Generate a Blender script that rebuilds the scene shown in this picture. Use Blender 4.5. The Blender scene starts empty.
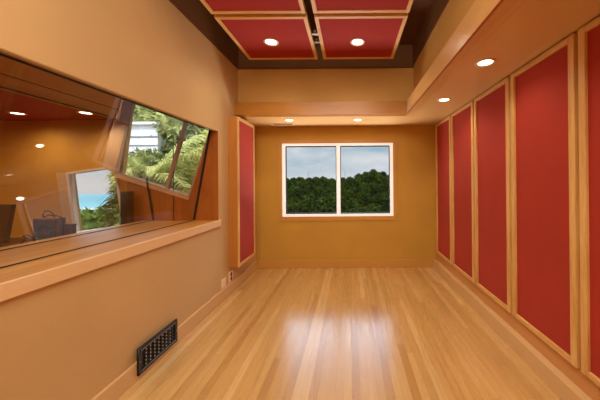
import bpy, bmesh, math, random
from mathutils import Vector, Matrix
random.seed(7)
sc = bpy.context.scene
COL = sc.collection
PI = math.pi

# ------------------------------------------------------------------ helpers
def s2l(c):
    return tuple(((v/255)/12.92 if v/255 <= 0.04045 else ((v/255+0.055)/1.055)**2.4) for v in c)

def link_mesh(name, me, mat, parent=None, loc=None):
    o = bpy.data.objects.new(name, me)
    COL.objects.link(o)
    if mat is not None:
        me.materials.clear(); me.materials.append(mat)
    if parent is not None: o.parent = parent
    if loc is not None: o.location = loc
    return o

def from_bm(name, bm, mat, parent=None, loc=None, smooth=False):
    me = bpy.data.meshes.new(name)
    bmesh.ops.recalc_face_normals(bm, faces=bm.faces[:])
    if smooth:
        for f in bm.faces: f.smooth = True
    bm.to_mesh(me); bm.free()
    return link_mesh(name, me, mat, parent, loc)

def bx(bm, x0, x1, y0, y1, z0, z1, bevel=0.0):
    vs = [bm.verts.new((x, y, z)) for x in (x0, x1) for y in (y0, y1) for z in (z0, z1)]
    fs = [(0,1,3,2),(4,6,7,5),(0,4,5,1),(2,3,7,6),(0,2,6,4),(1,5,7,3)]
    faces = [bm.faces.new([vs[i] for i in f]) for f in fs]
    if bevel > 0:
        es = list({e for f in faces for e in f.edges})
        bmesh.ops.bevel(bm, geom=es, offset=bevel, segments=2, affect='EDGES', profile=0.5)

def box(name, x0, x1, y0, y1, z0, z1, mat, parent=None, bevel=0.0, loc=None):
    bm = bmesh.new(); bx(bm, x0, x1, y0, y1, z0, z1, bevel)
    return from_bm(name, bm, mat, parent, loc)

def hexa(bm, a, b):
    """solid between quad a (4 pts) and quad b (4 pts)"""
    va = [bm.verts.new(p) for p in a]; vb = [bm.verts.new(p) for p in b]
    bm.faces.new(va); bm.faces.new(vb[::-1])
    for i in range(4):
        j = (i+1) % 4
        bm.faces.new((va[i], va[j], vb[j], vb[i]))

def plate(name, outer, holes, plane, pos, thick, mat, parent=None, bevel=0.0):
    """flat plate with holes. plane 'x': coords are (y,z) at x=pos..pos+thick; 'y': (x,z); 'z': (x,y)"""
    cu = bpy.data.curves.new(name, 'CURVE'); cu.dimensions = '2D'; cu.fill_mode = 'BOTH'
    cu.extrude = abs(thick)/2
    for loop in [outer]+holes:
        sp = cu.splines.new('POLY'); sp.points.add(len(loop)-1)
        for p, q in zip(sp.points, loop): p.co = (q[0], q[1], 0, 1)
        sp.use_cyclic_u = True
    tmp = bpy.data.objects.new('tmp', cu); COL.objects.link(tmp)
    dg = bpy.context.evaluated_depsgraph_get(); dg.update()
    me = bpy.data.meshes.new_from_object(tmp.evaluated_get(dg))
    me.name = name
    bpy.data.objects.remove(tmp)
    mid = pos + thick/2
    for v in me.vertices:
        a, b, c = v.co
        if plane == 'x': v.co = (mid+c, a, b)
        elif plane == 'y': v.co = (a, mid+c, b)
        else: v.co = (a, b, mid+c)
    bm = bmesh.new(); bm.from_mesh(me)
    bmesh.ops.remove_doubles(bm, verts=bm.verts[:], dist=1e-5)
    bmesh.ops.recalc_face_normals(bm, faces=bm.faces[:])
    bm.to_mesh(me); bm.free()
    return link_mesh(name, me, mat, parent)

def tube(bm, pts, r, seg=8, r1=None):
    pts = [Vector(p) for p in pts]; rings = []
    n = len(pts)
    for i, p in enumerate(pts):
        t = (pts[min(i+1, n-1)]-pts[max(i-1, 0)]).normalized()
        up = Vector((0, 0, 1)) if abs(t.z) < 0.9 else Vector((1, 0, 0))
        a = t.cross(up).normalized(); b = t.cross(a).normalized()
        rr = r if r1 is None else r+(r1-r)*i/(n-1)
        rings.append([bm.verts.new(p+(a*math.cos(2*PI*k/seg)+b*math.sin(2*PI*k/seg))*rr) for k in range(seg)])
    for i in range(n-1):
        for k in range(seg):
            k2 = (k+1) % seg
            bm.faces.new((rings[i][k], rings[i][k2], rings[i+1][k2], rings[i+1][k]))
    bm.faces.new(rings[0][::-1]); bm.faces.new(rings[-1])

def lathe(bm, prof, seg=40, close=False):
    """prof: list of (r, z)"""
    rings = []
    for r, z in prof:
        if r < 1e-6: rings.append([bm.verts.new((0, 0, z))])
        else: rings.append([bm.verts.new((r*math.cos(2*PI*k/seg), r*math.sin(2*PI*k/seg), z)) for k in range(seg)])
    pairs = list(zip(rings[:-1], rings[1:]))
    if close: pairs.append((rings[-1], rings[0]))
    for a, b in pairs:
        for k in range(seg):
            k2 = (k+1) % seg
            if len(a) == 1 and len(b) == 1: continue
            if len(a) == 1: bm.faces.new((a[0], b[k], b[k2]))
            elif len(b) == 1: bm.faces.new((a[k], a[k2], b[0]))
            else: bm.faces.new((a[k], a[k2], b[k2], b[k]))

def tag(o, label=None, cat=None, group=None, kind=None):
    if label: o['label'] = label
    if cat: o['category'] = cat
    if group: o['group'] = group
    if kind: o['kind'] = kind
    return o

def thing(name, label, cat, loc=(0, 0, 0), group=None, rz=0):
    o = bpy.data.objects.new(name, None); COL.objects.link(o)
    o.empty_display_size = 0.05
    o.location = loc; o.rotation_euler = (0, 0, rz)
    return tag(o, label, cat, group)

def struct(o, label=None, cat=None):
    return tag(o, label, cat, kind='structure')

def copy_tree(o, parent=None):
    c = o.copy(); COL.objects.link(c)
    if parent is not None: c.parent = parent
    for ch in list(o.children): copy_tree(ch, c)
    return c

# ------------------------------------------------------------------ materials
def new_mat(name):
    m = bpy.data.materials.new(name); m.use_nodes = True
    nt = m.node_tree; b = nt.nodes['Principled BSDF']
    return m, nt, b

def ramp(nt, fac, stops):
    r = nt.nodes.new('ShaderNodeValToRGB')
    el = r.color_ramp.elements
    while len(el) < len(stops): el.new(0.5)
    for e, (p, c) in zip(el, stops):
        e.position = p; e.color = (*c, 1)
    nt.links.new(fac, r.inputs[0])
    return r.outputs[0]

def coords(nt, kind='Object', scale=(1, 1, 1), rot=(0, 0, 0)):
    tc = nt.nodes.new('ShaderNodeTexCoord'); mp = nt.nodes.new('ShaderNodeMapping')
    mp.inputs['Scale'].default_value = scale; mp.inputs['Rotation'].default_value = rot
    nt.links.new(tc.outputs[kind], mp.inputs[0]); return mp.outputs[0]

def noise(nt, vec, scale, detail=4, rough=0.5, dist=0.0):
    n = nt.nodes.new('ShaderNodeTexNoise')
    n.inputs['Scale'].default_value = scale; n.inputs['Detail'].default_value = detail
    n.inputs['Roughness'].default_value = rough; n.inputs['Distortion'].default_value = dist
    nt.links.new(vec, n.inputs['Vector']); return n.outputs[0]

def bump(nt, b, h, strength, dist=0.002):
    bn = nt.nodes.new('ShaderNodeBump'); bn.inputs['Strength'].default_value = strength
    bn.inputs['Distance'].default_value = dist
    nt.links.new(h, bn.inputs['Height']); nt.links.new(bn.outputs[0], b.inputs['Normal'])

def paint(name, c, rough=0.6, var=0.06, spec=0.3):
    m, nt, b = new_mat(name); v = coords(nt)
    n = noise(nt, v, 1.3, 3)
    lo = tuple(x*(1-var) for x in c); hi = tuple(min(1, x*(1+var)) for x in c)
    nt.links.new(ramp(nt, n, [(0.3, lo), (0.7, hi)]), b.inputs['Base Color'])
    b.inputs['Roughness'].default_value = rough; b.inputs['Specular IOR Level'].default_value = spec
    bump(nt, b, noise(nt, v, 180, 2), 0.06)
    return m

def wood(name, c0, c1, axis='z', rough=0.45, scale=9.0):
    m, nt, b = new_mat(name)
    sc_ = {'x': (0.12, 1, 1), 'y': (1, 0.12, 1), 'z': (1, 1, 0.12)}[axis]
    v = coords(nt, 'Object', sc_)
    n1 = noise(nt, v, scale, 6, 0.6, 0.6); n2 = noise(nt, v, scale*7, 3, 0.6)
    mx = nt.nodes.new('ShaderNodeMath'); mx.operation = 'MULTIPLY_ADD'
    mx.inputs[1].default_value = 0.35; nt.links.new(n2, mx.inputs[0]); nt.links.new(n1, mx.inputs[2])
    nt.links.new(ramp(nt, mx.outputs[0], [(0.45, c0), (0.85, c1)]), b.inputs['Base Color'])
    b.inputs['Roughness'].default_value = rough
    bump(nt, b, n2, 0.15, 0.001)
    return m

def fabric(name, c, rough=0.85):
    m, nt, b = new_mat(name); v = coords(nt)
    n = noise(nt, v, 2.0, 2); w = noise(nt, v, 420, 2)
    nt.links.new(ramp(nt, n, [(0.3, tuple(x*0.92 for x in c)), (0.7, tuple(min(1, x*1.06) for x in c))]), b.inputs['Base Color'])
    b.inputs['Roughness'].default_value = rough
    b.inputs['Sheen Weight'].default_value = 0.06
    b.inputs['Sheen Roughness'].default_value = 0.4
    b.inputs['Sheen Tint'].default_value = (1, 0.55, 0.4, 1)
    bump(nt, b, w, 0.25, 0.001)
    return m

def plain(name, c, rough=0.5, metal=0.0):
    m, nt, b = new_mat(name); v = coords(nt)
    n = noise(nt, v, 30, 2)
    nt.links.new(ramp(nt, n, [(0.3, tuple(x*0.93 for x in c)), (0.7, c)]), b.inputs['Base Color'])
    b.inputs['Roughness'].default_value = rough; b.inputs['Metallic'].default_value = metal
    return m

def emit(name, c, strength):
    m = bpy.data.materials.new(name); m.use_nodes = True; nt = m.node_tree
    nt.nodes.remove(nt.nodes['Principled BSDF'])
    e = nt.nodes.new('ShaderNodeEmission'); e.inputs[0].default_value = (*c, 1); e.inputs[1].default_value = strength
    nt.links.new(e.outputs[0], nt.nodes['Material Output'].inputs[0]); return m

def glass(name, refl=1.0, tint=(1, 1, 1)):
    m = bpy.data.materials.new(name); m.use_nodes = True; nt = m.node_tree
    nt.nodes.remove(nt.nodes['Principled BSDF'])
    t = nt.nodes.new('ShaderNodeBsdfTransparent'); t.inputs[0].default_value = (*tint, 1)
    g = nt.nodes.new('ShaderNodeBsdfGlossy'); g.inputs['Roughness'].default_value = 0.0
    fr = nt.nodes.new('ShaderNodeLayerWeight'); fr.inputs[0].default_value = 0.5
    pw = nt.nodes.new('ShaderNodeMath'); pw.operation = 'POWER'; pw.inputs[1].default_value = 5
    nt.links.new(fr.outputs['Facing'], pw.inputs[0])
    mu = nt.nodes.new('ShaderNodeMath'); mu.operation = 'MULTIPLY_ADD'; mu.inputs[1].default_value = .9*refl; mu.inputs[2].default_value = .06*refl
    nt.links.new(pw.outputs[0], mu.inputs[0])
    mx = nt.nodes.new('ShaderNodeMixShader')
    nt.links.new(mu.outputs[0], mx.inputs[0]); nt.links.new(t.outputs[0], mx.inputs[1]); nt.links.new(g.outputs[0], mx.inputs[2])
    nt.links.new(mx.outputs[0], nt.nodes['Material Output'].inputs[0]); return m

def leaf_mat(name, c0, c1, trans=0.3, scale=1.2):
    m, nt, b = new_mat(name); v = coords(nt)
    n = noise(nt, v, scale, 4, 0.7)
    oi = nt.nodes.new('ShaderNodeObjectInfo')
    ad = nt.nodes.new('ShaderNodeMath'); ad.operation = 'MULTIPLY_ADD'; ad.inputs[1].default_value = 0.3; 
    nt.links.new(oi.outputs['Random'], ad.inputs[0]); nt.links.new(n, ad.inputs[2])
    nt.links.new(ramp(nt, ad.outputs[0], [(0.4, c0), (0.9, c1)]), b.inputs['Base Color'])
    b.inputs['Roughness'].default_value = 0.7; b.inputs['Specular IOR Level'].default_value = 0.1
    return m

M = {}
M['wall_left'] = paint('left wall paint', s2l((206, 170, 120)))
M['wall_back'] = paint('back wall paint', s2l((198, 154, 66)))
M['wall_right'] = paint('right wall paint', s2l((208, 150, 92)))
M['soffit'] = paint('soffit paint', s2l((212, 170, 110)), 0.35, 0.04, 0.5)
M['upper_dark'] = paint('dark ceiling paint', s2l((104, 66, 32)), 0.7)
M['upper_wall'] = paint('upper wall paint', s2l((204, 158, 88)))
M['white'] = plain('white vinyl with glow', (0.95, 0.97, 1.0), 0.4)
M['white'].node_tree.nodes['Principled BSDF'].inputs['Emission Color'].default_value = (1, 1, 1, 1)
M['white'].node_tree.nodes['Principled BSDF'].inputs['Emission Strength'].default_value = 0.4  # glow added to the vinyl in place of bright daylight on it
M['base'] = paint('baseboard paint', s2l((216, 176, 124)), 0.4)
M['base_x'] = paint('back baseboard paint', s2l((204, 152, 76)), 0.45)
M['oak_z'] = wood('oak stile', s2l((196, 140, 72)), s2l((238, 196, 128)), 'z')
M['oak_y'] = wood('oak rail lengthwise', s2l((196, 140, 72)), s2l((238, 196, 128)), 'y')
M['oak_x'] = wood('oak rail crosswise', s2l((196, 134, 66)), s2l((228, 176, 104)), 'x')
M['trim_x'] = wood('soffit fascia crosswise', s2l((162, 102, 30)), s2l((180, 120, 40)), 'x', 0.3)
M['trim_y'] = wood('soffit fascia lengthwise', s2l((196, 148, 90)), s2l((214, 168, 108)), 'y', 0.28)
M['red'] = fabric('red fabric', s2l((168, 44, 24)))
M['red_ceiling'] = fabric('red ceiling fabric', s2l((158, 26, 4)))
M['ledge'] = wood('ledge wood', s2l((188, 126, 54)), s2l((212, 150, 74)), 'y', 0.35)
M['apron'] = wood('apron wood', s2l((226, 186, 136)), s2l((236, 198, 152)), 'y', 0.5)
M['jamb'] = wood('jamb wood', s2l((150, 82, 26)), s2l((176, 100, 36)), 'z', 0.35)
M['head'] = wood('head wood', s2l((146, 98, 34)), s2l((166, 116, 48)), 'y', 0.5)
M['control_wall'] = paint('control room paint', s2l((206, 142, 52)))
M['control_ceiling'] = paint('control room red', s2l((160, 36, 12)))
M['black'] = plain('black rubber', (0.008, 0.007, 0.006), 0.5)
M['black_metal'] = plain('black metal', (0.012, 0.009, 0.008), 0.35, 0.3)
M['grey_metal'] = plain('grey metal', (0.35, 0.33, 0.3), 0.35, 0.8)
M['pale_metal'] = plain('pale rivet metal', (0.6, 0.52, 0.48), 0.4, 0.2)
M['vent_grey'] = plain('grey grille', s2l((96, 70, 56)), 0.5)
M['plate_white'] = plain('outlet plate', s2l((250, 222, 190)), 0.35)
M['socket_red'] = plain('red socket', s2l((150, 30, 20)), 0.4)
M['dark_brown'] = plain('dark brown casing', s2l((66, 30, 14)), 0.45)
M['box_brown'] = wood('brown veneer', s2l((110, 52, 20)), s2l((134, 68, 28)), 'x', 0.4)
M['casing_pink'] = wood('pale casing', s2l((196, 148, 104)), s2l((214, 168, 124)), 'z', 0.5)
M['lens'] = emit('lamp lens', (1.0, 0.88, 0.66), 9)
M['reflection_glow'] = emit('lamp reflection glow', (1.0, 0.82, 0.6), 2.5)  # glow of the reflected lamps on the control room wall
M['ring'] = plain('downlight ring', s2l((240, 214, 180)), 0.35)
M['glass'] = glass('window glass', 0.15)
M['studio_glass'] = glass('studio glass', 0.9, (0.97, 0.96, 0.95))
M['bark'] = wood('bark', s2l((70, 52, 36)), s2l((110, 86, 60)), 'z', 0.9)
M['leaf_dark'] = leaf_mat('dark foliage', s2l((5, 12, 1)), s2l((60, 78, 16)))
M['leaf_bright'] = leaf_mat('bright foliage', s2l((76, 90, 26)), s2l((200, 204, 122)), scale=2.5)
M['leaf_shore'] = leaf_mat('shore foliage', s2l((40, 66, 26)), s2l((120, 146, 66)), scale=2.0)
M['palm'] = leaf_mat('palm foliage', s2l((140, 152, 60)), s2l((232, 230, 150)), scale=3)
M['palm_dark'] = leaf_mat('dark palm foliage', s2l((60, 66, 26)), s2l((128, 120, 66)), scale=3)
M['ground'] = plain('hill ground', s2l((34, 44, 22)), 0.95)
M['house_white'] = plain('white siding', (0.9, 0.9, 0.9), 0.6)
M['house_line'] = plain('dark siding stripe', (0.25, 0.27, 0.28), 0.7)  # dark stripes across the white siding

def sea_mat():
    m, nt, b = new_mat('sea water')
    tc = nt.nodes.new('ShaderNodeTexCoord'); sp = nt.nodes.new('ShaderNodeSeparateXYZ')
    nt.links.new(tc.outputs['Generated'], sp.inputs[0])
    v = coords(nt, 'Object', (0.02, 0.08, 1)); n = noise(nt, v, 1.5, 5, 0.6)
    ad = nt.nodes.new('ShaderNodeMath'); ad.operation = 'MULTIPLY_ADD'; ad.inputs[1].default_value = 0.12
    nt.links.new(n, ad.inputs[0]); nt.links.new(sp.outputs['Y'], ad.inputs[2])
    nt.links.new(ramp(nt, ad.outputs[0], [(0.05, s2l((225, 226, 220))), (0.13, s2l((235, 240, 240))), (0.17, s2l((120, 178, 182))), (0.5, s2l((92, 156, 166))), (1, s2l((110, 166, 176)))]), b.inputs['Base Color'])
    b.inputs['Roughness'].default_value = 0.6
    return m
M['sea'] = sea_mat()

FC = [s2l(c) for c in ((194, 148, 86), (212, 170, 106), (220, 180, 116), (234, 200, 142))]
def floor_mat():
    m, nt, b = new_mat('oak strip floor')
    tc = nt.nodes.new('ShaderNodeTexCoord'); sp = nt.nodes.new('ShaderNodeSeparateXYZ'); nt.links.new(tc.outputs['Object'], sp.inputs[0])
    def mth(op, a, b=None):
        q = nt.nodes.new('ShaderNodeMath'); q.operation = op
        for k, w_ in enumerate((a, b)):
            if w_ is None: continue
            if isinstance(w_, (int, float)): q.inputs[k].default_value = w_
            else: nt.links.new(w_, q.inputs[k])
        return q.outputs[0]
    def white(vx, vy):
        c = nt.nodes.new('ShaderNodeCombineXYZ'); nt.links.new(vx, c.inputs[0])
        if vy is not None: nt.links.new(vy, c.inputs[1])
        q = nt.nodes.new('ShaderNodeTexWhiteNoise'); q.noise_dimensions = '2D'; nt.links.new(c.outputs[0], q.inputs[0]); return q.outputs[0]
    rx = mth('DIVIDE', sp.outputs['X'], .060); row = mth('FLOOR', rx)
    off = mth('MULTIPLY', white(row, None), 7.0)
    ry = mth('ADD', mth('DIVIDE', sp.outputs['Y'], 2.9), off); colm = mth('FLOOR', ry)
    rnd_ = white(row, colm)
    fx = mth('FRACT', rx); fy = mth('FRACT', ry)
    seam = mth('MAXIMUM', mth('LESS_THAN', fx, .025), mth('LESS_THAN', fy, .0009))
    base = ramp(nt, rnd_, [(0.0, FC[0]), (0.12, FC[1]), (0.8, FC[2]), (1.0, FC[3])])
    # grain
    g = noise(nt, coords(nt, 'Object', (1, 0.06, 1)), 34, 6, 0.62, 0.8)
    gr = ramp(nt, g, [(0.3, (0.80, 0.76, 0.70)), (0.7, (1.04, 1.03, 1.02))])
    mx = nt.nodes.new('ShaderNodeMix'); mx.data_type = 'RGBA'; mx.blend_type = 'MULTIPLY'; mx.inputs[0].default_value = 0.9
    nt.links.new(base, mx.inputs[6]); nt.links.new(gr, mx.inputs[7])
    # broad tonal drift
    g2 = noise(nt, coords(nt, 'Object', (1, 0.35, 1)), 2.2, 3)
    gr2 = ramp(nt, g2, [(0.3, (0.88, 0.84, 0.78)), (0.7, (1.05, 1.05, 1.05))])
    mx2 = nt.nodes.new('ShaderNodeMix'); mx2.data_type = 'RGBA'; mx2.blend_type = 'MULTIPLY'; mx2.inputs[0].default_value = 1
    nt.links.new(mx.outputs[2], mx2.inputs[6]); nt.links.new(gr2, mx2.inputs[7])
    # seams darker
    mx3 = nt.nodes.new('ShaderNodeMix'); mx3.data_type = 'RGBA'; mx3.blend_type = 'MIX'
    mx3.inputs[7].default_value = (*s2l((120, 70, 30)), 1)
    mul = nt.nodes.new('ShaderNodeMath'); mul.operation = 'MULTIPLY'; mul.inputs[1].default_value = 0.55
    nt.links.new(seam, mul.inputs[0]); nt.links.new(mul.outputs[0], mx3.inputs[0])
    nt.links.new(mx2.outputs[2], mx3.inputs[6])
    nt.links.new(mx3.outputs[2], b.inputs['Base Color'])
    rr = ramp(nt, g, [(0.3, (0.32, 0.32, 0.32)), (0.7, (0.18, 0.18, 0.18))])
    nt.links.new(rr, b.inputs['Roughness'])
    b.inputs['Specular IOR Level'].default_value = 0.6
    b.inputs['Coat Weight'].default_value = 0.6
    b.inputs['Coat Roughness'].default_value = 0.2
    bump(nt, b, g, 0.12, 0.002)
    return m
M['floor'] = floor_mat()

# ------------------------------------------------------------------ room dimensions (metres, camera at the origin in plan)
XL, XR, YB, YF, ZC = -1.65, 1.49, 4.665, -1.2, 3.51
ZS, YS, XS = 2.465, 3.818, 0.808           # soffit underside, its front edge, its inner edge
ZT = 2.65                                   # top of the fascia board
YU, XU, ZD = 3.94, 0.945, 3.17              # upper walls, bottom of dark band
T = 0.12

struct(box('floor', XL-T, XR+T, YF-T, YB+T, -0.1, 0, M['floor']), 'honey oak strip floor running towards the back window', 'floor')
struct(box('ceiling', XL-T, XR+T, YF-T, YB+T, ZC, ZC+0.1, M['upper_dark']), 'dark brown ceiling above the red ceiling panels', 'ceiling')

# back wall with window opening
WX0, WX1, WZ0, WZ1 = -1.19, 0.747, 0.895, 2.171
struct(plate('wall_back', [(XL-T, 0), (XR+T, 0), (XR+T, ZC), (XL-T, ZC)],
      [[(WX0, WZ0), (WX1, WZ0), (WX1, WZ1), (WX0, WZ1)]], 'y', YB, 0.14, M['wall_back']), 'ochre back wall around the wide window', 'wall')
# left wall with studio window opening
OY0, OY1, OZ0, OZ1 = 0.35, 3.339, 0.99, 2.145
struct(plate('wall_left', [(YF-T, 0), (YB, 0), (YB, ZC), (YF-T, ZC)],
      [[(OY0, OZ0), (OY1, OZ0), (OY1, OZ1), (OY0, OZ1)]], 'x', XL-0.06, 0.06, M['wall_left']), 'beige left wall with the studio window opening', 'wall')
struct(box('wall_right', XR, XR+T, YF-T, YB, 0, ZC, M['wall_right']), 'right wall behind the red fabric panels', 'wall')
struct(box('wall_front', XL-T, XR+T, YF-T, YF, 0, ZC, M['wall_left']), 'plain wall behind the viewer', 'wall')

# soffits (dropped ceilings): right run and back run
bm = bmesh.new()
bx(bm, XU, XR, YF, YB, ZS+0.002, ZC)
so = struct(from_bm('trim_1', bm, M['upper_wall']), 'long dropped ceiling box above the red wall panels', 'soffit')
bm = bmesh.new(); bx(bm, XL, XU, YU, YB, ZS+0.002, ZC)
so2 = struct(from_bm('trim_2', bm, M['upper_wall']), 'dropped ceiling box across the back above the window', 'soffit')
bm = bmesh.new()
L = [(XS+.012, YF), (XR, YF), (XR, YB), (XL, YB), (XL, YS+.012), (XS+.012, YS+.012)]
va = [bm.verts.new((x, y, ZS)) for x, y in L]; vb = [bm.verts.new((x, y, ZS+0.012)) for x, y in L]
bm.faces.new(va); bm.faces.new(vb[::-1])
for i in range(6): bm.faces.new((va[i], va[(i+1) % 6], vb[(i+1) % 6], vb[i]))
struct(from_bm('trim_3', bm, M['soffit']), 'smooth pale underside of the L-shaped dropped ceiling', 'soffit')
# fascia boards
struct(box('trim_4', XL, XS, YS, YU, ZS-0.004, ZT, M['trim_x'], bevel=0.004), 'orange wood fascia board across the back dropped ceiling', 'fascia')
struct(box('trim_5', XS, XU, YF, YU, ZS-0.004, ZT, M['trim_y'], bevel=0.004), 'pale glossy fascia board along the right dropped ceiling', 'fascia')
struct(box('trim_21', XS-.001, XS+.016, YF, YU-.03, ZS-.007, ZS-.0045, M['jamb']), 'thin dark lower edge of the right fascia board', 'fascia edge')
# dark bands at the top of the walls
struct(box('trim_6', XL, XU, YU-0.012, YU, ZD, ZC, M['upper_dark']), 'dark brown band at the top of the back upper wall', 'wall band')
struct(box('trim_7', XL, XL+0.012, YF, YU-.012, ZD, ZC, M['upper_dark']), 'dark brown band at the top of the left wall', 'wall band')
struct(box('trim_8', XU-0.012, XU, YF, YU-.012, ZD+0.03, ZC, M['upper_dark']), 'dark brown band at the top of the right upper wall', 'wall band')

# baseboards
def baseboard(name, x0, x1, y0, y1, h, mat, inward, lab):
    bm = bmesh.new(); bx(bm, x0, x1, y0, y1, 0, h, 0.004)
    return struct(from_bm(name, bm, mat), lab, 'baseboard')
baseboard('baseboard_back', XL, XR, YB-0.022, YB, 0.137, M['base_x'], None, 'ochre baseboard below the back window')
baseboard('baseboard_left', XL, XL+0.026, YF, YB-.022, 0.137, M['base'], None, 'pinkish baseboard along the left wall')
baseboard('baseboard_right', 1.425, XR, YF, YB-.022, 0.140, M['base'], None, 'pinkish baseboard below the red wall panels')

# ------------------------------------------------------------------ back window
w = struct(thing('window_1', 'wide white two-pane sliding window in the back wall', 'window', ((WX0+WX1)/2, YB, WZ0)))
hw = (WX1-WX0)/2; hh = WZ1-WZ0
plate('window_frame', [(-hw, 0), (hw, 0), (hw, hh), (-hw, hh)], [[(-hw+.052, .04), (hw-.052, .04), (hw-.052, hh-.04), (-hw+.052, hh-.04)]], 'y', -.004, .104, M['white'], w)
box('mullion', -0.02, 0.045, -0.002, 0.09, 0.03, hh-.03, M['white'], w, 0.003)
for s, x0, x1 in ((0, -hw+.05, -0.018), (1, .043, hw-.05)):
    bm = bmesh.new()
    for a in [(x0, x0+.014, .045, hh-.045), (x1-.014, x1, .045, hh-.045), (x0, x1, .04, .056), (x0, x1, hh-.056, hh-.04)]:
        bx(bm, a[0], a[1], 0.03, 0.07, a[2], a[3])
    from_bm('sash', bm, M['black_metal'], w)
    box('window_pane', x0+.01, x1-.01, 0.048, 0.052, .05, hh-.05, M['glass'], w)
m_ = .062
plate('casing', [(-hw-m_, -m_-.01), (hw+m_, -m_-.01), (hw+m_, hh+m_), (-hw-m_, hh+m_)],
      [[(-hw, 0), (hw, 0), (hw, hh), (-hw, hh)]], 'y', -0.014, 0.013, M['base_x'], w)

# ------------------------------------------------------------------ wall panels
def wall_panel(label, w_, h_, th, group=None, cap=None):
    """panel standing against a wall: local x = out of wall toward -x (face), y = width, z = height; origin bottom back centre"""
    t = thing('acoustic_panel', label, 'wall panel', group=group)
    st = 0.050; sr = 0.040
    for y0 in (0, w_-st):
        box('stile', -th, -0.001, y0, y0+st, 0, h_, M['oak_z'], t, 0.004)
    for z0 in (0, h_-sr):
        box('rail', -th+.001, -0.001, st, w_-st, z0, z0+sr, M['oak_y'], t, 0.004)
    box('fabric_face', -th+0.018, -0.003, st-.004, w_-st+.004, sr-.004, h_-sr+.004, M['red'], t)
    return t
ord_ = ['tall red fabric wall panel nearest the back corner, narrowest looking of the right wall',
        'tall red fabric wall panel second from the back corner on the right wall',
        'tall red fabric wall panel third from the back corner, middle of the right row',
        'tall red fabric wall panel fourth from the back corner, widest fully visible one',
        'tall red fabric wall panel cut off by the right edge of the photo']
ys = [(3.870, 4.545), (3.157, 3.840), (2.444, 3.127), (1.727, 2.414), (1.000, 1.697)]
ZP0, ZP1 = 0.280, 2.452
for (a, b), lab in zip(ys, ord_):
    t = wall_panel(lab, b-a, ZP1-ZP0, XR-1.452, 'red fabric panels on the right wall')
    t.location = (XR, a, ZP0)
# left deep panel box
t = thing('acoustic_panel', 'deep narrow red fabric panel box on the left wall beside the studio window', 'wall panel', (XL, 3.6, 0.355))
dx, wy, hz = 0.145, 0.60, 2.035
box('panel_box', 0.001, dx-0.02, 0, wy, 0, hz, M['jamb_side'] if 'jamb_side' in M else wood('panel side wood', s2l((180, 114, 44)), s2l((196, 130, 56)), 'z', 0.45), t, 0.003)
for y0 in (0, wy-.03): box('stile', dx-.02, dx, y0, y0+.03, 0, hz, M['oak_z'], t, 0.003)
for z0 in (0, hz-.045): box('rail', dx-.02, dx-.001, .03, wy-.03, z0, z0+.045, M['oak_y'], t, 0.003)
box('fabric_face', dx-.02, dx-.008, .027, wy-.027, .04, hz-.04, M['red'], t)

# ------------------------------------------------------------------ ceiling panels
def ceiling_panel(label, x0, x1, y0, y1, z):
    t = thing('ceiling_panel', label, 'ceiling panel', ((x0+x1)/2, (y0+y1)/2, z), 'red ceiling panels')
    a, b = (x1-x0)/2, (y1-y0)/2; f = .04; th = .05
    for s in (-1, 1):
        box('rail', min(s*a, s*(a-f)), max(s*a, s*(a-f)), -b, b, 0, th, M['oak_y'], t, 0.003)
        box('rail', -a+f, a-f, min(s*b, s*(b-f)), max(s*b, s*(b-f)), 0.001, th, M['oak_x'], t, 0.003)
    box('fabric_face', -a+f-.004, a-f+.004, -b+f-.004, b-f+.004, .010, .03, M['red_ceiling'], t)
    bm = bmesh.new()
    for sx in (-.6, .6):
        for sy in (-.6, .6):
            tube(bm, [(sx*a, sy*b, .03), (sx*a, sy*b, ZC-z)], .006)
    from_bm('hanger_rod', bm, M['black_metal'], t)
    return t
ZPn = 3.15
cp0 = ceiling_panel('red ceiling panel with lit downlight, left one of the two nearest the window', -1.352, -0.425, 2.665, 3.60, ZPn)
ceiling_panel('red ceiling panel with lit downlight, right one of the two nearest the window', -0.350, 0.590, 2.665, 3.60, ZPn)
ceiling_panel('red ceiling panel cut off by the top of the photo, left one', -1.352, -0.425, 1.690, 2.615, ZPn)
ceiling_panel('red ceiling panel cut off by the top of the photo, right one', -0.350, 0.590, 1.690, 2.615, ZPn)
for k, y in enumerate((-.11, .07)):
    bm = bmesh.new(); bx(bm, .4635, .5385, y-.02, y+.02, .02, .035, .003); bx(bm, .488, .513, y-.03, y+.03, .035, .06, .003)
    from_bm('joining_bracket', bm, M['grey_metal'], cp0)

# ------------------------------------------------------------------ downlights
def downlight(label, x, y, z, r, power, group, spot=True, col=(1, .90, .70), size=2.6, lens='lens'):
    t = thing('recessed_downlight', label, 'ceiling light', (x, y, z), group)
    bm = bmesh.new()
    lathe(bm, [(r*.70, 0.0), (r*.76, -.005), (r*.95, -.007), (r, -.002), (r, .002), (r*.7, .002)], 40, True)
    from_bm('trim_ring', bm, M['ring'], t, smooth=True)
    bm = bmesh.new(); lathe(bm, [(0, -.0015), (r*.45, -.0013), (r*.72, .0), (r*.72, .003), (0, .003)], 40)
    from_bm('lamp_lens', bm, M[lens], t, smooth=True)
    if spot:
        ld = bpy.data.lights.new('bulb', 'SPOT'); ld.energy = power; ld.color = col
        ld.spot_size = size; ld.spot_blend = 0.8; ld.shadow_soft_size = r*.8
        lo = bpy.data.objects.new('bulb', ld); COL.objects.link(lo); lo.parent = t; lo.location = (0, 0, -.02)
    return t
KP = 1.0
downlight('round lit downlight in the left red ceiling panel', -.925, 3.155, ZPn+.008, .088, 34*KP, 'downlights in the red ceiling panels')
downlight('round lit downlight in the right red ceiling panel', .098, 3.17, ZPn+.008, .088, 34*KP, 'downlights in the red ceiling panels')
downlight('small lit downlight over the left window pane in the back dropped ceiling', -.945, 4.16, ZS-.001, .075, 7*KP, 'downlights in the dropped ceiling')
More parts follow.
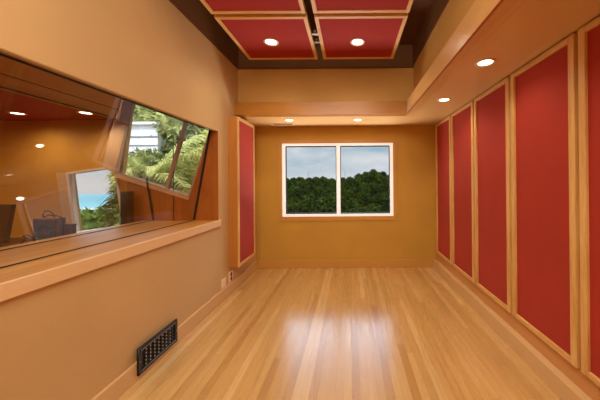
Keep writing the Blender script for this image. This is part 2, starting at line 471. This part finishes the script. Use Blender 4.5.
downlight('small lit downlight over the right window pane in the back dropped ceiling', .12, 4.17, ZS-.001, .075, 7*KP, 'downlights in the dropped ceiling')
downlight('lit downlight in the right dropped ceiling, the farther one', 1.12, 3.17, ZS-.001, .078, 12*KP, 'downlights in the dropped ceiling')
downlight('lit downlight in the right dropped ceiling, the nearer larger looking one', 1.11, 2.18, ZS-.001, .078, 12*KP, 'downlights in the dropped ceiling')

# unseen fill lights, added to brighten the room
def area(name, loc, rot, sx, sy, p, col):
    ld = bpy.data.lights.new(name, 'AREA'); ld.shape = 'RECTANGLE'; ld.size = sx; ld.size_y = sy
    ld.energy = p; ld.color = col
    o = bpy.data.objects.new(name, ld); COL.objects.link(o); o.location = loc; o.rotation_euler = rot
    return o
area('room_fill', (-.3, .2, 3.3), (math.radians(20), 0, 0), 1.8, 1.2, 52, (1, .90, .70))
area('rear_fill', (-.25, -.75, 3.25), (math.radians(42), 0, 0), 2.0, .6, 42, (1, .87, .68))

area('daylight_fill', (-.22, YB+.75, .45), (math.radians(-140), 0, 0), 1.9, .7, 110, (1, .96, .92))  # added light below the sill, brightens the soffit through the window

# ceiling air grille over the window
t = thing('air_grille', 'small grey slotted air grille in the back dropped ceiling', 'air vent', (-1.115, 4.44, ZS))
plate('grille_frame', [(-.18, -.055), (.18, -.055), (.18, .055), (-.18, .055)], [[(-.165, -.04), (.165, -.04), (.165, .04), (-.165, .04)]], 'z', -.012, .012, M['ring'], t)
bm = bmesh.new()
for i in range(6): bx(bm, -.166, .166, -.038+i*.0135, -.031+i*.0135, -.010, -.001)
from_bm('louver', bm, M['vent_grey'], t)
box('duct_back', -.166, .166, -.041, .041, -.002, -.0005, M['black'], t)

# ------------------------------------------------------------------ left wall: floor register and outlets
t = thing('wall_register', 'black perforated metal air register low on the left wall', 'air vent', (XL+.027, 2.245, .042), rz=0)
hw_, hg = .225, .203
plate('register_frame', [(-hw_, 0), (hw_, 0), (hw_, hg), (-hw_, hg)], [[(-hw_+.03, .03), (hw_-.03, .03), (hw_-.03, hg-.03), (-hw_+.03, hg-.03)]], 'x', 0.0, .016, M['black_metal'], t)
box('register_back', 0, .004, -hw_+.02, hw_-.02, .02, hg-.02, M['black'], t)
bm = bmesh.new()
for i in range(10):
    y = -hw_+.03+(2*hw_-.06)*i/9; bx(bm, .004, .013, y-.004, y+.004, .028, hg-.028)
for i in range(6):
    z = .03+(hg-.06)*i/5; bx(bm, .004, .011, -hw_+.03, hw_-.03, z-.003, z+.003)
from_bm('grille_bars', bm, M['black_metal'], t)
for i in range(7):
    for j in range(5):
        bm = bmesh.new()
        y = -hw_+.075+(2*hw_-.17)*i/6; z = .044+(hg-.088)*j/4
        bx(bm, .011, .0145, y-.0045, y+.0045, z-.004, z+.004, .001)
        from_bm('louver_tab', bm, M['pale_metal'], t)
bm = bmesh.new()
bx(bm, .0155, .018, -hw_+.022, hw_-.022, .021, .025); bx(bm, .0155, .018, -hw_+.022, hw_-.022, hg-.026, hg-.022)
from_bm('rim_line', bm, M['grey_metal'], t)
for y in (-hw_+.01, hw_-.01):
    box('screw', .015, .018, y-.004, y+.004, .096, .104, M['grey_metal'], t, .0012)

t = thing('wall_plate', 'blank cream wall plate low on the left wall, left of the red outlet', 'wall plate', (XL, 3.45, .20))
box('cover', .0005, .009, -.062, .062, -.060, .060, M['plate_white'], t, .003)
box('center_insert', .009, .012, -.022, .022, -.035, .035, M['plate_white'], t, .001)
t = thing('power_outlet', 'cream power outlet with two red sockets under the left panel box', 'outlet', (XL, 3.66, .215))
box('cover', .0005, .009, -.062, .062, -.070, .070, M['plate_white'], t, .003)
for z in (-.030, .030):
    bm = bmesh.new(); lathe(bm, [(0, .004), (.024, .004), (.027, .002), (.027, -.001)], 24)
    s = from_bm('socket', bm, M['socket_red'], t); s.rotation_euler = (0, PI/2, 0); s.location = (.0095, 0, z)
    bm = bmesh.new(); bx(bm, .0, .0015, -.010, -.006, -.008, .008); bx(bm, .0, .0015, .006, .010, -.008, .008)
    q = from_bm('slot', bm, M['black'], t); q.location = (.0133, 0, z)

# ------------------------------------------------------------------ studio window opening
XJ = -2.79          # far edge of the thick double wall
def zhead(x): return OZ1+.004+(XL-x)*.095
# ledge
struct(box('trim_9', -2.62, XL-.001, OY0, OY1, .93, 1.028, M['ledge'], bevel=.003), 'orange wood ledge of the studio window', 'window ledge')
struct(box('trim_10', XL-.001, XL+.022, OY0, OY1+.02, .952, 1.034, M['apron'], bevel=.003), 'pale wood apron board under the studio window ledge', 'window trim')
# head (slopes gently up into the wall)
bm = bmesh.new()
RA, RC = (XL-.001, 1.93), (-2.98, 3.42)            # the raised corner recess starts along this diagonal
YR = lambda x: RA[1]+(x-RA[0])/(RC[0]-RA[0])*(RC[1]-RA[1])
hexa(bm, [(XL-.001, OY0, zhead(XL)), (XL-.001, RA[1], zhead(XL)), (XJ, YR(XJ), zhead(XJ)), (XJ, OY0, zhead(XJ))],
         [(XL-.001, OY0, 2.31), (XL-.001, RA[1], 2.31), (XJ, YR(XJ), 2.31), (XJ, OY0, 2.31)])
struct(from_bm('trim_11', bm, M['head']), 'brown wood head lining of the studio window', 'window lining')
bm = bmesh.new(); hexa(bm, [(-2.205, OY0, zhead(-2.205)-.004), (-2.205, YR(-2.205), zhead(-2.205)-.004), (-2.213, YR(-2.21), zhead(-2.213)-.004), (-2.213, OY0, zhead(-2.213)-.004)],
         [(-2.205, OY0, zhead(-2.205)+.01), (-2.205, YR(-2.205), zhead(-2.205)+.01), (-2.213, YR(-2.21), zhead(-2.213)+.01), (-2.213, OY0, zhead(-2.213)+.01)])
struct(from_bm('trim_12', bm, M['black']), 'thin black joint line in the head lining of the studio window', 'joint line')
struct(box('trim_13', -2.213, -2.207, OY1-.008, OY1, 1.03, 2.1, M['dark_brown']), 'thin dark joint line in the side lining of the studio window', 'joint line')
box_l = struct(box('trim_14', XL-.062, XL-.001, OY1-.005, OY1-.0005, 1.03, OZ1, M['jamb']), 'narrow side lining edge of the studio window', 'window lining')

bm = bmesh.new(); hexa(bm, [(RA[0], RA[1], zhead(XL)-.003), (RC[0], RC[1], zhead(XJ)-.003), (RC[0], RC[1], 2.74), (RA[0], RA[1], 2.74)],
    [(RA[0], RA[1]+.02, zhead(XL)-.003), (RC[0]+.015, RC[1], zhead(XJ)-.003), (RC[0]+.015, RC[1], 2.74), (RA[0], RA[1]+.02, 2.74)])
struct(from_bm('trim_19', bm, M['casing_pink']), 'pale board at the edge of the raised corner of the studio window lining', 'window lining')
bm = bmesh.new(); q = [(XL-.001, RA[1]-.03), (XL-.001, 3.45), (-3.03, 3.45)]
a_ = [bm.verts.new((x, y, 2.74)) for x, y in q]; b_ = [bm.verts.new((x, y, 2.78)) for x, y in q]
bm.faces.new(a_); bm.faces.new(b_[::-1])
for i in range(3): bm.faces.new((a_[i], a_[(i+1) % 3], b_[(i+1) % 3], b_[i]))
struct(from_bm('trim_20', bm, M['jamb']), 'brown top board of the raised corner over the palm window', 'window lining')
# two window reflections built as slanted end wall windows, outlines (x, z), metres
YJ = OY1
PW = [(-2.7109, 2.5188), (-1.7254, 2.1863), (-2.0132, 1.3131), (-2.9364, 1.62)]
OW = [(-3.6287, 1.6403), (-3.0005, 1.7254), (-2.8663, 0.8149), (-3.5202, 0.7301)]
def inset(q, d):
    c = Vector((sum(p[0] for p in q)/4, sum(p[1] for p in q)/4)); out = []
    n = 4
    for i in range(n):
        a, b, e = Vector(q[i-1]), Vector(q[i]), Vector(q[(i+1) % n])
        d1 = (b-a).normalized(); d2 = (e-b).normalized()
        n1 = Vector((-d1.y, d1.x)); n2 = Vector((-d2.y, d2.x))
        if n1.dot(c-b) < 0: n1 = -n1
        if n2.dot(c-b) < 0: n2 = -n2
        k = (n1+n2); k = k/(1+n1.dot(n2))
        r = b+k*d; out.append((r.x, r.y))
    return out
PH = inset(PW, .004); PH[0] = (PH[0][0]-.13, PH[0][1]+.03); PH[3] = (PH[3][0]-.03, PH[3][1])
# end wall shared by jamb and control room
struct(plate('wall_end', [(-5.4, 0), (XL-.06, 0), (XL-.06, 2.84), (-5.4, 2.84)], [PH, inset(OW, .004)], 'y', 3.42, .10, M['control_wall']),
       'ochre end wall of the control room beyond the studio glass', 'wall')
_k = (XJ-PW[3][0])/(PW[2][0]-PW[3][0])
struct(plate('trim_15', [(XJ, .9), (XL-.0605, .9), (XL-.0605, 2.74), (PW[0][0], 2.74), PW[0], PW[1], PW[2], (XJ, PW[3][1]+_k*(PW[2][1]-PW[3][1]))], [], 'y', YJ, .03, M['jamb']),
       'orange brown side lining of the studio window', 'window lining')

def skew_window(name, label, q, y, depth, fr, mat, pane_mat, div=None, casing=None):  # builds a window reflected in the studio glass as a solid slanted window
    cx, cz = q[3]
    t = struct(thing(name, label, 'window', (cx, y, cz)))
    loc = lambda Q: [(a-cx, b-cz) for a, b in Q]
    q0 = loc(q); q1 = loc(inset(q, fr))
    plate('window_frame', q0, [q1], 'y', -.006, depth, mat, t)
    plate('window_pane', loc(inset(q, fr*.7)), [], 'y', depth*.45, .003, pane_mat, t)
    if div:
        f0, f1 = div
        A = Vector(q0[0]).lerp(Vector(q0[1]), f0); B = Vector(q0[3]).lerp(Vector(q0[2]), f1)
        dv = (Vector(q0[1])-Vector(q0[0])).normalized()*.02
        plate('mullion', [tuple(A-dv), tuple(A+dv), tuple(B+dv), tuple(B-dv)], [], 'y', -.010, depth, mat, t)
    return t
wp = skew_window('palm_window_reflection', 'reflected two-pane window with palm view, built as a slanted window in the end lining of the studio window', PW, YJ-.004, .035, .020, plain('palm window frame', s2l((182, 146, 116)), .4), M['glass'], (.68, .69))
cq = [(-2.8604, 2.5887), (-2.7109, 2.5188), (-2.9364, 1.62), (-3.0921, 1.7087)]
struct(plate('trim_16', cq, [], 'y', YJ-.014, .012, M['casing_pink']), 'pale slanted casing board left of the palm window', 'window casing')
cq = [(-2.9364, 1.62), (-2.0132, 1.3131), (-2.0197, 1.2818), (-2.9554, 1.5826)]
struct(plate('trim_17', cq, [], 'y', YJ-.012, .010, M['casing_pink']), 'thin pale casing board below the palm window', 'window casing')
wo = skew_window('sea_window_reflection', 'reflected white framed window with sea view, built as a tilted window in the control room end wall', OW, 3.41, .07, .024, plain('pale frame', s2l((226, 204, 184)), .4), M['glass'])
_a, _b = Vector(OW[3]), Vector(OW[2])
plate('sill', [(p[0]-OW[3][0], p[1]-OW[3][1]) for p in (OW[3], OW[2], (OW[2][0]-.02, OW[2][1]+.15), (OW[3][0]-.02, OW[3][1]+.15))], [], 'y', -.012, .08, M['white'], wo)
cq = [(-3.7568, 1.6413), (-3.6287, 1.6403), (-3.5202, 0.7301), (-3.6227, 0.7308)]
struct(plate('trim_18', cq, [], 'y', 3.405, .012, M['casing_pink']), 'pale slanted casing board left of the sea view window', 'window casing')

# tilted studio glass panes with gaskets
def studio_pane(label, xb, xt, cut=1.0, top=1.0):
    t = thing('studio_glass_pane', label, 'glass pane', (xb, (OY0+OY1)/2, 1.03))
    ly = (OY1-OY0)/2-.004; H = zhead(xt)-1.03-.006; dx = xt-xb
    def slab(bm, y0, y1, z0, z1, th):
        f = lambda z: dx*z/H
        hexa(bm, [(f(z0)-th, y0, z0), (f(z0)-th, y1, z0), (f(z1)-th, y1, z1), (f(z1)-th, y0, z1)],
                 [(f(z0)+th, y0, z0), (f(z0)+th, y1, z0), (f(z1)+th, y1, z1), (f(z1)+th, y0, z1)])
    bm = bmesh.new()
    vs = [bm.verts.new(p) for p in ((0, -ly, .005), (0, ly, .005), (dx, ly, H-.004), (dx, -ly, H-.004))]
    bm.faces.new(vs)
    from_bm('glass_sheet', bm, M['studio_glass'], t)
    g = .007
    bm = bmesh.new()
    slab(bm, -ly, ly, .001, g, .003); slab(bm, -ly, -ly+2*ly*top, H-g, H, .006)
    slab(bm, -ly, -ly+.012, g, H-g, .007); slab(bm, ly-.012, ly, g, (H-g)*cut, .010)
    from_bm('gasket', bm, M['black'], t)
    return t
studio_pane('tilted studio glass pane nearest the room, leaning out at the top', -1.955, -1.745)
studio_pane('tilted studio glass pane on the control room side, leaning away at the top', -2.46, -2.64, .45, .87)

# control room shell
struct(box('wall_control_left', -5.5, -5.4, YF-T, 3.52, 0, 2.42, M['control_wall']), 'far left wall of the control room', 'wall')
struct(box('wall_control_front', -5.4, XL-T-.001, YF-T, YF, 0, 2.42, M['control_wall']), 'near wall of the control room', 'wall')
struct(plate('ceiling_control', [(-5.4, YF), (XL-.06, YF), (XL-.06, RA[1]), (RC[0]-.01, RC[1]), (-5.4, 3.42)], [], 'z', 2.31, .11, M['control_ceiling']), 'red ceiling of the control room', 'ceiling')
struct(box('floor_control', -5.4, XL-T-.001, YF, 3.42, -.1, 0, M['floor']), 'wood floor of the control room', 'floor')
dl = [(-3.80, 3.05, 'oval lit downlight in the red control room ceiling, left one'), (-3.02, 3.05, 'oval lit downlight in the red control room ceiling, right one')]
for x, y, lab in dl:
    downlight(lab, x, y, 2.308, .075, 16, 'downlights in the control room', size=2.9)
def lamp_reflection(p, label, r):  # ringed glowing disc added in place of a reflected lamp
    x, z = p
    t = thing('lamp_reflection', label, 'lamp reflection', (x, 3.419, z), 'small lamp reflections on the control room wall')
    bm = bmesh.new(); lathe(bm, [(r, 0), (r, .006), (r*.86, .009), (r*.82, .004), (r*.82, 0)], 32, True)
    a = from_bm('trim_ring', bm, M['ring'], t, smooth=True); a.rotation_euler = (PI/2, 0, 0); a.scale = (1, .42, 1)
    bm = bmesh.new(); lathe(bm, [(0, .007), (r*.5, .007), (r*.82, .004), (r*.82, .001)], 32)
    a = from_bm('lamp_lens', bm, M['reflection_glow'], t, smooth=True); a.rotation_euler = (PI/2, 0, 0); a.scale = (1, .42, 1)
lamp_reflection((-3.9679, 1.986), 'small oval glowing disc for a lamp reflection, high on the ochre control room wall', .062)
lamp_reflection((-4.2212, 1.313), 'small oval glowing disc for a lamp reflection, low on the ochre control room wall above the brown box', .062)
area('control_fill', (-4.1, 1.4, 2.25), (0, 0, 0), 1.6, 1.6, 26, (1, .78, .5))  # unseen fill light added for the control room

# control desk and things on it
DX0, DX1, DY0, DY1, DZ = -4.9, -2.85, 2.35, 3.30, .84
t = thing('control_desk', 'dark brown control desk behind the studio glass', 'desk', ((DX0+DX1)/2, (DY0+DY1)/2, 0))
a, b = (DX1-DX0)/2, (DY1-DY0)/2
box('desk_top', -a, a, -b, b, DZ-.035, DZ, M['dark_brown'], t, .004)
for sx in (-1, 1):
    box('side_panel', min(sx*(a-.03), sx*(a-.07)), max(sx*(a-.03), sx*(a-.07)), -b+.03, b-.03, 0, DZ-.035, M['dark_brown'], t, .003)
# brown box with cable loop on top
t = thing('speaker_box', 'brown wooden speaker box behind the studio glass with a cable loop on top', 'speaker', (-3.29, 2.86, DZ))
box('cabinet', -.07, .20, -.04, .04, 0, .295, M['box_brown'], t, .006)
box('front_baffle', -.055, .185, -.045, -.039, .015, .28, M['dark_brown'], t, .003)
bm = bmesh.new(); lathe(bm, [(0, -.02), (.02, -.012), (.07, .004), (.085, .010), (.092, .008), (.092, 0)], 32)
s = from_bm('driver', bm, M['black'], t, smooth=True); s.rotation_euler = (PI/2, 0, 0); s.location = (.065, -.046, .15); s.scale = (.9, .9, .6)
bm = bmesh.new()
pts = [(.0, 0, .297), (-.005, 0, .33), (.01, 0, .362), (.05, 0, .375), (.09, 0, .352), (.112, 0, .318), (.125, 0, .297)]
tube(bm, pts, .0055); tube(bm, [(-.01, .02, .303), (.05, .01, .325), (.09, 0, .318), (.13, 0, .325), (.19, 0, .302), (.212, 0, .25), (.212, 0, .01)], .006)
tag(from_bm('cable', bm, M['black'], None, (-3.29, 2.86, DZ)), 'black looped cable lying on the brown speaker box', 'cable')
# monitor
t = thing('computer_monitor', 'dark brown monitor back at the left edge behind the studio glass', 'monitor', (-3.74, 2.72, DZ))
bm = bmesh.new(); hexa(bm, [(-.30, -.02, .06), (.235, -.02, .06), (.250, .03, .45), (-.30, .03, .45)], [(-.30, .02, .06), (.235, .02, .06), (.250, .07, .45), (-.30, .07, .45)])
from_bm('screen', bm, M['dark_brown'], t)
box('stand', -.06, .06, .0, .06, .01, .15, M['black'], t, .004); box('base', -.15, .15, -.08, .12, 0, .012, M['black'], t, .003)
bm = bmesh.new(); tube(bm, [(-3.42, 2.76, DZ+.006), (-3.41, 2.78, .91), (-3.38, 2.80, .935), (-3.34, 2.72, .965), (-3.30, 2.72, .985), (-3.1, 2.70, .90), (-2.98, 2.72, DZ+.006)], .005)
tag(from_bm('cable', bm, M['black']), 'thin black cable running between the monitor and the brown speaker box', 'cable')
t = thing('small_box', 'small dark box beside the brown speaker box, in front of the sea view window', 'box', (-2.99, 2.86, DZ))
box('case', -.06, .035, -.02, .02, 0, .215, M['dark_brown'], t, .004); box('lid', -.063, .038, -.023, .023, .215, .228, M['black'], t, .002)
t = thing('speaker', 'dark upright speaker right of the sea view window behind the studio glass', 'speaker', (-2.72, 3.26, 0))
box('cabinet', -.05, .035, -.05, .05, .0, 1.40, M['dark_brown'], t, .005); box('grille', -.042, .027, -.056, -.05, .5, 1.37, M['black'], t, .002)

# ------------------------------------------------------------------ outdoors
struct(box('ground', -60, 70, 5.5, 112, -6.3, -6.0, M['ground']), 'dark green ground under the trees outside', 'ground')
bm = bmesh.new()
vs = [bm.verts.new(p) for p in ((-420, 108, -10), (40, 108, -10), (40, 285, -10), (-420, 285, -10))]; bm.faces.new(vs)
tag(struct(from_bm('sea', bm, M['sea'])), 'turquoise sea with white surf beyond the shore trees', 'sea')

def crown_bm(rad, h, n, leaf, seed, lumps=7):
    rnd = random.Random(seed); bm = bmesh.new()
    centers = []
    for i in range(lumps):
        a = 2*PI*i/lumps + rnd.uniform(-.3, .3); rr = rad*rnd.uniform(.25, .62)
        centers.append((Vector((rr*math.cos(a), rr*math.sin(a), h*rnd.uniform(.25, .62))), rad*rnd.uniform(.36, .55)))
    centers.append((Vector((0, 0, h*.70)), rad*.55))
    for c, r in centers:
        m = Matrix.Translation(c) @ Matrix.Scale(r*.86, 4)
        bmesh.ops.create_icosphere(bm, subdivisions=2, radius=1, matrix=m)
    for i in range(n):
        c, r = rnd.choice(centers)
        d = Vector((rnd.gauss(0, 1), rnd.gauss(0, 1), rnd.gauss(0, 1)+.25)).normalized()
        p = c + d*r*rnd.uniform(.82, 1.12)
        u = d.cross(Vector((rnd.uniform(-1, 1), rnd.uniform(-1, 1), rnd.uniform(-1, 1)))).normalized()
        w_ = (d*.8+Vector((rnd.uniform(-1, 1), rnd.uniform(-1, 1), rnd.uniform(-.8, .4)))*.9).normalized()
        s = leaf*rnd.uniform(.6, 1.3)
        v = [bm.verts.new(p-u*s*.35), bm.verts.new(p+w_*s), bm.verts.new(p+u*s*.35), bm.verts.new(p-w_*s*.5)]
        bm.faces.new(v)
    return bm
def make_tree(label, group, rad, h, n, leaf, seed, mat, trunk):
    t = thing('tree', label, 'tree', (0, 0, 0), group)
    bm = crown_bm(rad, h, n, leaf, seed)
    c = from_bm('crown', bm, M[mat], t); c.location = (0, 0, trunk)
    bm = bmesh.new(); tube(bm, [(0, 0, 0), (.05, 0, trunk*.5), (0, .05, trunk+h*.3)], .16, 8, .08)
    from_bm('trunk', bm, M['bark'], t)
    return t
rnd = random.Random(3)
protos = [make_tree('dark green tree in the dense wood beyond the back window', 'trees beyond the back window', 1.3, 3.4, 2600, .26, s, 'leaf_dark', 2.6) for s in (1, 2, 3)]
used = [False]*3
def plant(protos, used, x, y, ztop, size, hfull):
    i = rnd.randrange(len(protos))
    o = protos[i] if not used[i] else copy_tree(protos[i]); used[i] = True
    o.scale = (size, size, size*rnd.uniform(.92, 1.1)); o.rotation_euler = (0, 0, rnd.uniform(0, 6.28))
    o.location = (x, y, ztop-hfull*o.scale[2]); return o
rows = [(13, -.85, .8), (15, -.85, .8), (18, -.8, .85), (21, -.7, .85), (25, -.5, .9), (29, -.2, .95), (34, .1, 1.0), (40, .5, 1.0), (47, 1.0, 1.1), (55, 1.5, 1.2), (64, 2.0, 1.25), (72, 2.4, 1.3)]
for d, zt, s in rows:
    x = -.29*d - 1; xe = .19*d + 1
    while x < xe:
        sl = x/d
        e = 0
        if d > 50: e = 2.0*math.exp(-((sl-.085)/.055)**2) * (d/68)
        plant(protos, used, x, d+rnd.uniform(-1.2, 1.2), zt+e+rnd.uniform(-.3, .3), s, 5.6)
        x += 1.75*s*rnd.uniform(.8, 1.2)
# masts
for (x, y, z, lab) in ((-11.2, 68, 4.6, 'thin distant mast rising above the trees in the left window pane'), (-1.4, 68, 4.4, 'thin distant mast rising above the trees in the right window pane')):
    t = thing('radio_mast', lab, 'mast', (x, y+3, -6))
    bm = bmesh.new(); tube(bm, [(0, 0, 0), (0, 0, z+6)], .09, 6, .05); from_bm('pole', bm, M['grey_metal'], t)

# bright greenery seen through the slanted palm window
protos_b = [make_tree('bright olive green tree on the slope behind the palm', 'trees behind the palm', 1.5, 3.2, 4500, .17, s, 'leaf_bright', 2.5) for s in (11, 12)]
used_b = [False]*2
for (x, y, zt, s) in ((-5.5, 8.7, 4.7, 1.0), (-4.2, 8.5, 4.4, 1.0), (-5.2, 7.7, 1.9, .85), (-3.9, 7.5, 2.6, .9), (-3.6, 7.6, 3.2, .85), (-6.5, 10.3, 6.0, 1.1), (-4.8, 10.3, 5.9, 1.1), (-4.5, 9.6, 5.0, 1.1), (-5.1, 6.7, 2.25, .5)):
    plant(protos_b, used_b, x, y, zt, s, 5.4)
# shore trees through the sea view window
protos_s = [make_tree('green shore tree seen through the tilted sea view window', 'trees below the sea view', 1.5, 2.6, 2600, .2, s, 'leaf_shore', 2.0) for s in (21, 22)]
used_s = [False]*2
for (d, zt) in ((9.5, .0), (12.5, .08), (16.5, -.25)):
    x = -1.12*d
    while x < -.80*d:
        plant(protos_s, used_s, x, d+rnd.uniform(-.5, .5), zt+rnd.uniform(-.15, .15), .8, 4.35); x += 1.1

# palm
def frond_bm(length, rise, droop, seed, wl):
    rnd = random.Random(seed); bm = bmesh.new(); pts = []
    n = 26
    for i in range(n+1):
        t_ = i/n
        pts.append(Vector((length*t_*(1-.12*t_), 0, rise*t_ - droop*t_*t_)))
    tube(bm, pts, .018, 6, .004)
    for i in range(3, n*2):
        t_ = i/(n*2); k = t_*n; a = int(k); p = pts[a].lerp(pts[min(a+1, n)], k-a)
        tan = (pts[min(a+1, n)]-pts[a]).normalized()
        ll = wl*(math.sin(PI*min(1, t_*.92+.08))**.6)*rnd.uniform(.85, 1.1)
        for s in (-1, 1):
            d = (tan*.75+Vector((0, s*.85, 0))+Vector((0, 0, rnd.uniform(-.25, .15)))).normalized()
            mid = p+d*ll*.5; tip = p+d*ll+Vector((0, 0, -ll*.35)); wv = tan*.009
            v = [bm.verts.new(p-wv), bm.verts.new(mid-wv*1.1), bm.verts.new(tip), bm.verts.new(mid+wv*1.1), bm.verts.new(p+wv)]
            bm.faces.new((v[0], v[1], v[3], v[4])); bm.faces.new((v[1], v[2], v[3]))
    return bm
PX, PY, PZ = -4.02, 5.25, 1.5
pt = thing('palm_tree', 'light green palm tree with arching fronds outside the slanted window', 'palm tree', (PX, PY, -6))
bm = bmesh.new(); tube(bm, [(0, 0, 0), (.05, 0, 3), (0, 0, PZ+6)], .16, 12, .11); from_bm('trunk', bm, M['bark'], pt)
fr = [(2.0, 1.6, 1.1, -5, 0), (2.1, 1.25, 1.2, 20, 0), (1.9, .95, 1.3, -30, 0), (1.9, 1.9, .9, 40, 0), (1.8, .7, 1.5, 0, 1), (1.8, .6, 1.6, 32, 1), (1.7, .9, 1.6, -50, 1),
      (1.5, 1.5, 1.2, 95, 0), (.9, 1.3, 1.2, 120, 0), (.35, 1.0, .5, 180, 0), (.35, .7, .7, 225, 1), (.8, 1.2, 1.3, 270, 0), (1.3, .7, 1.4, 280, 1), (1.6, 2.0, .8, 75, 0), (1.7, .4, 1.5, -15, 1), (2.2, 1.9, 1.0, 8, 0), (2.0, 1.6, 1.2, -14, 0)]
for i, (l, r, dr, az, dk) in enumerate(fr):
    f = from_bm('frond', frond_bm(l, r, dr, i, .42), M['palm_dark'] if dk else M['palm'], pt)
    f.location = (0, 0, PZ+6); f.rotation_euler = (0, 0, math.radians(az))
# neighbour house
t = thing('house', 'white neighbouring house with dark horizontal siding lines behind the palm', 'house', (-6.05, 7.35, -6))
box('wall', -.22, .75, 0, .9, 0, 9.1, M['house_white'], t)
bm = bmesh.new()
for z in (8.3, 8.52, 8.76): bx(bm, -.22, .75, -.02, .0, z, z+.03)
from_bm('siding_line', bm, M['house_line'], t)
box('roof', -.25, .8, -.1, 1.0, 9.1, 9.17, M['house_white'], t)

# ------------------------------------------------------------------ sky, sun
W = bpy.data.worlds.new('sky'); sc.world = W; W.use_nodes = True; nt = W.node_tree
bg = nt.nodes['Background']
tc = nt.nodes.new('ShaderNodeTexCoord'); sp = nt.nodes.new('ShaderNodeSeparateXYZ'); nt.links.new(tc.outputs['Generated'], sp.inputs[0])
sky = ramp(nt, sp.outputs['Z'], [(0.0, s2l((226, 226, 226))), (0.04, s2l((190, 208, 220))), (0.16, s2l((146, 182, 206))), (0.6, s2l((110, 150, 190)))])
mp = nt.nodes.new('ShaderNodeMapping'); mp.inputs['Scale'].default_value = (1, 1, 3.2); mp.inputs['Location'].default_value = (.35, .2, .1)
nt.links.new(tc.outputs['Generated'], mp.inputs[0])
cn = noise(nt, mp.outputs[0], 3.2, 8, .58, .3)
cf = ramp(nt, cn, [(0.42, (0, 0, 0)), (0.66, (1, 1, 1))])
mx = nt.nodes.new('ShaderNodeMix'); mx.data_type = 'RGBA'
mx.inputs[7].default_value = (*s2l((232, 234, 236)), 1)
nt.links.new(cf, mx.inputs[0]); nt.links.new(sky, mx.inputs[6])
nt.links.new(mx.outputs[2], bg.inputs[0]); 
mr = ramp(nt, sp.outputs['Z'], [(.25, (.095,)*3), (.40, (.95,)*3), (.50, (.75,)*3), (.60, (.1,)*3)])
mm = nt.nodes.new('ShaderNodeMath'); mm.operation = 'MULTIPLY'; mm.inputs[1].default_value = 10
nt.links.new(mr, mm.inputs[0]); nt.links.new(mm.outputs[0], bg.inputs[1])
sd = bpy.data.lights.new('sun', 'SUN'); sd.energy = 3.0; sd.angle = .03; sd.color = (1, .95, .86)
so = bpy.data.objects.new('sun', sd); COL.objects.link(so)
so.rotation_euler = Vector((.30, .75, -1)).to_track_quat('-Z', 'Y').to_euler()

# ------------------------------------------------------------------ camera
cd = bpy.data.cameras.new('camera'); cam = bpy.data.objects.new('camera', cd); COL.objects.link(cam)
cd.sensor_width = 36; cd.sensor_fit = 'HORIZONTAL'; cd.lens = 267.0/600*36
cd.shift_x = -50.37/600; cd.shift_y = -(200-180.86)/600
cd.clip_start = .02; cd.clip_end = 1000
cam.matrix_world = Matrix.Translation((0, 0, 1.5)) @ Matrix.Rotation(PI/2+.0026, 4, 'X') @ Matrix.Rotation(-.0074, 4, 'Z')
sc.camera = cam
sc.view_settings.view_transform = 'Standard'
sc.view_settings.look = 'None'
sc.view_settings.exposure = -0.06
